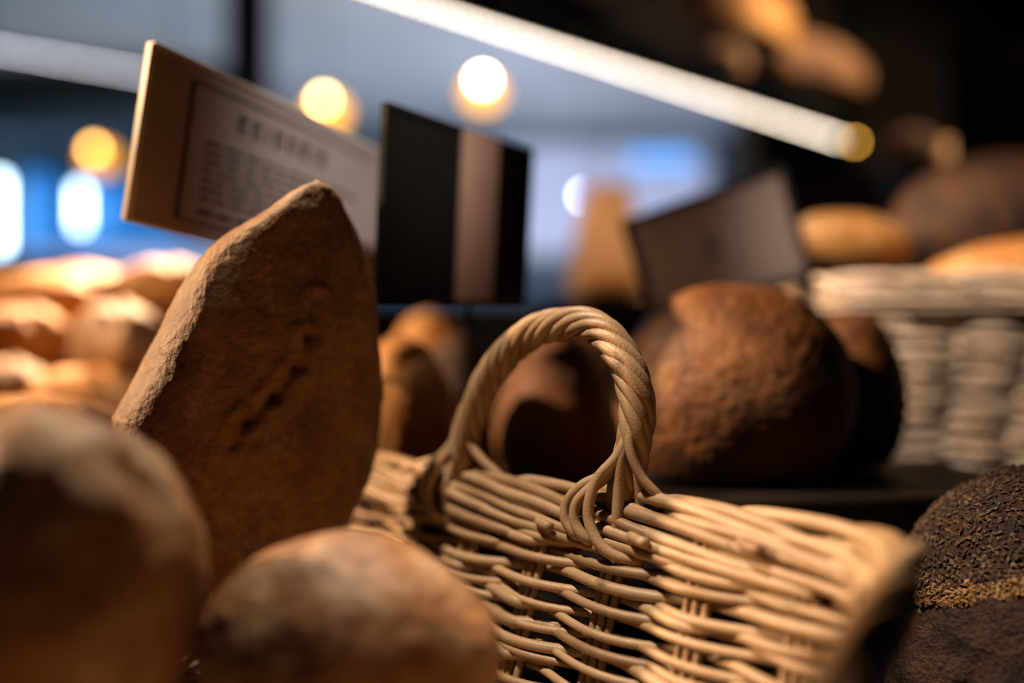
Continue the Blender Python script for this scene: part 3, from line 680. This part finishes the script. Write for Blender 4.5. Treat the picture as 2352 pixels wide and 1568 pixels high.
mb = MB(); mb.prism(pol(a2, b_, -0.012, 0.0), a.z+0.014, a.z+0.36); mb.build('back_panel', M['blackwood'], shelf)
mb = MB(); mb.prism(pol(a2, b_, -0.012, 0.36), a.z+0.36, a.z+0.38); mb.build('top_panel', M['blackwood'], shelf)
mb = MB(); mb.prism(pol(b_+v*0.095, b_+v*0.125, -0.012, 0.36), 0.0, a.z+0.38); mb.build('end_panel', M['blackwood'], shelf)
SH = 'loaves on the overhead glass shelf'; zt = a.z+0.0185
def on_line(px, w):                                  # a spot w metres in from the lit edge, below the picture column px
    k = (px-1176)/FX; p0 = a+nn*w
    s_ = (k*p0.y-p0.x)/(v.x-k*v.y); return p0+v*s_
for i, (px, w, R, m, rot, lab) in enumerate([
    (1885, 0.15, (0.165, 0.065, 0.060), 'crust_floury', 0.8, 'pale floury long loaf at the right end of the overhead glass shelf'),
    (1670, 0.07, (0.042, 0.04, 0.040), 'crust_floury', 0.2, 'small pale roll on the overhead glass shelf, left of the floury long loaf'),
    (1700, 0.22, (0.165, 0.05, 0.060), 'crust_golden', 0.8, 'orange brown loaf behind the pale roll on the overhead glass shelf'),
    (1400, 0.20, (0.10, 0.06, 0.055), 'crust_golden', 0.8, 'leftmost orange brown loaf on the overhead glass shelf')]):
    p = on_line(px, w)
    loaf(lab, 'bread', (p.x, p.y, zt), R, m, 80+i, rot=rot, base=zt, lump=0.08, flat=0.7, group=SH)

# second, farther lit shelf at the top left
s2 = empty('wall_shelf', (-1.2, 2.75, 2.0)); tag(s2, 'far shelf edged by a row of dim cool white lights at the top left', 'shelf')
a = at(-90, 74, 2.55); b_ = at(420, 196, 2.92); a.z = b_.z = CAMZ+0.765; v2 = (b_-a).normalized(); n2_ = Vector((-v2.y, v2.x, 0))
mb = MB(); mb.prism([tuple((a)[:2]), tuple(b_[:2]), tuple((b_+n2_*0.03)[:2]), tuple((a+n2_*0.03)[:2])], a.z+0.003, a.z+0.016); mb.build('board', M['wall'], s2)
diode_row(s2, a, b_, 36, 0.003, emit('cool_diode', (0.72, 0.72, 0.80), 20), -0.001)
for p in (a.lerp(b_, 0.1), a.lerp(b_, 0.95)):
    mb = MB(); mb.tube([p+Vector((0, 0, 0.015)), Vector((p.x, p.y, 2.93))], 0.003, 8, smooth=False); mb.build('hanging_wire', M['black'], s2)

# rack at the right edge with two loaves
b = MB(); b.box((1.02, 1.58, 1.505), (0.84, 0.26, 0.018)); b.box((1.42, 1.58, 1.32), (0.03, 0.24, 0.36)); b.box((0.66, 1.66, 1.32), (0.03, 0.06, 0.36))
tag(b.build('bread_rack', M['blackwood'], bevel=0.002), 'black rack standing on the step at the right edge behind the pale basket', 'rack')
loaf('small pale roll on the black rack at the right edge', 'bread', at(2095, 350, 1.50), (0.042, 0.03, 0.034), 'crust_floury', 91, base=1.5145, lump=0.05, flat=0.7)
loaf('brown loaf on the black rack behind the large dark loaf', 'bread', at(2220, 400, 1.64), (0.09, 0.05, 0.042), 'crust_tan', 92, base=1.5145, lump=0.05, flat=0.7)

# ------------------------------------------------------------------ pendant lamps
def pendant(px, py, Y, r, s, scol, gl, label):
    c = at(px, py, Y); root = empty('pendant_lamp', c); tag(root, label, 'lamp', 'pendant lamps over the shop floor')
    def ball(name, cc, rad, m, squash=1.0):
        bm = bmesh.new(); bmesh.ops.create_uvsphere(bm, u_segments=24, v_segments=14, radius=rad); me = bpy.data.meshes.new(name)
        for vv in bm.verts: vv.co.z *= squash
        bm.to_mesh(me); bm.free(); link_mesh(name, me, m, parent=root, loc=Vector(cc)-root.location, world=False)
    ball('bulb', (c.x, c.y-0.10, c.z), r, emit('bulb_glow', scol, s), 1.1)
    ball('amber_glass', (c.x, c.y, c.z-0.034), 0.088, emit('amber_glass_glow', (1.0, 0.42, 0.02), gl*0.55), 0.85)  # glowing ball stands in for bulb light on the inside of the shade
    mb = MB(); mb.tube([(c.x, c.y, c.z+0.016), (c.x, c.y, c.z+0.05)], 0.018, 16, smooth=False); mb.build('socket', M['black'], root)
    mb = MB(); mb.tube([(c.x, c.y, c.z+0.05), (c.x, c.y, 2.929)], 0.003, 8, smooth=False); mb.build('cord', M['black'], root)
pendant(1110, 196, 4.8, 0.020, 75, (1.0, 0.86, 0.55), 4.5, 'brightest glowing pendant lamp, above the black card sign')
pendant(752, 240, 4.8, 0.020, 34, (1.0, 0.70, 0.26), 5.0, 'yellow glowing pendant lamp above the beige card sign')
pendant(232, 350, 5.6, 0.020, 26, (1.0, 0.52, 0.12), 3.0, 'dim amber pendant lamp left of the beige card sign')

b = MB(); b.box((-0.12, 3.1, 0.66), (0.72, 0.4, 1.32)); b.box((-0.12, 3.09, 1.345), (0.76, 0.44, 0.04))
tag(b.build('side_cabinet', M['blackwood'], bevel=0.004), 'dark cabinet in the shop behind the black card sign', 'cabinet')
# ------------------------------------------------------------------ made-up glow box in place of daylit window gaps, far left
fr = empty('window_glow_box', (-2.6, 6.0, 0.0)); tag(fr, 'made-up blue glow box standing in for narrow daylit window gaps at the far left', 'window glow stand-in')
b = MB(); b.box((-2.55, 6.5, 1.25), (2.0, 0.06, 2.5)); b.box((-3.52, 6.2, 1.25), (0.06, 0.6, 2.5)); b.box((-1.58, 6.2, 1.25), (0.06, 0.6, 2.5)); b.box((-2.55, 6.2, 2.58), (2.0, 0.62, 0.16)); b.box((-2.55, 6.2, 0.1), (2.0, 0.6, 0.2))
b.build('body', M['wall'], fr)
blue = emit('blue_window_glow', (0.02, 0.22, 0.62), 0.42)  # glowing panels imitate the blue daylight around the window gaps
b = MB(); b.box((-2.50, 6.44, 1.98), (0.72, 0.02, 0.62)); b.build('blue_glow_panel', blue, fr)
b = MB(); b.box((-3.05, 6.44, 1.98), (0.22, 0.02, 0.74)); b.build('blue_glow_panel', blue, fr)
tube = emit('daylight_slit', (0.62, 0.84, 1.0), 14)  # glowing rods stand in for narrow bright gaps of daylight
for px, y0, y1, w in ((184, 432, 520, 0.045), (-2, 410, 610, 0.06)):
    p0 = at(px, y0, 6.3); p1 = at(px, y1, 6.3)
    b = MB(); b.tube([p0, p1], w/2, 16, smooth=False); b.build('daylight_slit', tube, fr, smooth=False)
# pale service counter in front of the made-up glow box
p = at(250, 570, 4.6)
b = MB(); b.prism([(-2.9, 4.4), (-0.95, 4.4), (-0.95, 4.9), (-2.9, 4.9)], 1.53, 1.66)
b.prism([(-2.9, 4.5), (-0.95, 4.5), (-0.95, 4.9), (-2.9, 4.9)], 0.0, 1.53)
tag(b.build('service_counter', simple('pale_blue_laminate', (0.30, 0.38, 0.62), 0.4)), 'pale blue service counter in front of the made-up window glow box', 'counter')
# blue light box and small round lights beside the window
def box_light(name, label, cat, px, py, Y, w, h, col, s):
    c = at(px, py, Y); root = empty(name, (c.x, c.y, c.z-h/2)); tag(root, label, cat)
    b = MB(); b.box((c.x, c.y+0.03, c.z), (w+0.02, 0.05, h+0.02)); b.build('case', M['black'], root, bevel=0.004)
    b = MB(); b.box((c.x, c.y, c.z), (w, 0.012, h)); b.build('lit_face', emit(name+'_glow', col, s), root)
box_light('light_box_sign', 'blue glowing light box hung over the right half of the bright window', 'sign', 1520, 368, 7.95, 0.50, 0.12, (0.12, 0.36, 0.85), 1.6)
def round_lamp(label, px, py, Y, r, col, s):
    c = at(px, py, Y); bm = bmesh.new(); bmesh.ops.create_uvsphere(bm, u_segments=20, v_segments=12, radius=r); me = bpy.data.meshes.new('round_lamp'); bm.to_mesh(me); bm.free()
    root = empty('round_lamp', c); tag(root, label, 'lamp')
    link_mesh('globe', me, emit('lamp_globe', col, s), parent=root, world=False)
    mb = MB(); mb.tube([(c.x, c.y, c.z+r*0.8), (c.x, c.y, 2.929)], 0.002, 8, smooth=False); mb.build('cord', M['black'], root)
round_lamp('small violet blue point lamp before the bright window, above the tan paper bag', 1343, 450, 4.6, 0.014, (0.50, 0.56, 1.0), 60)
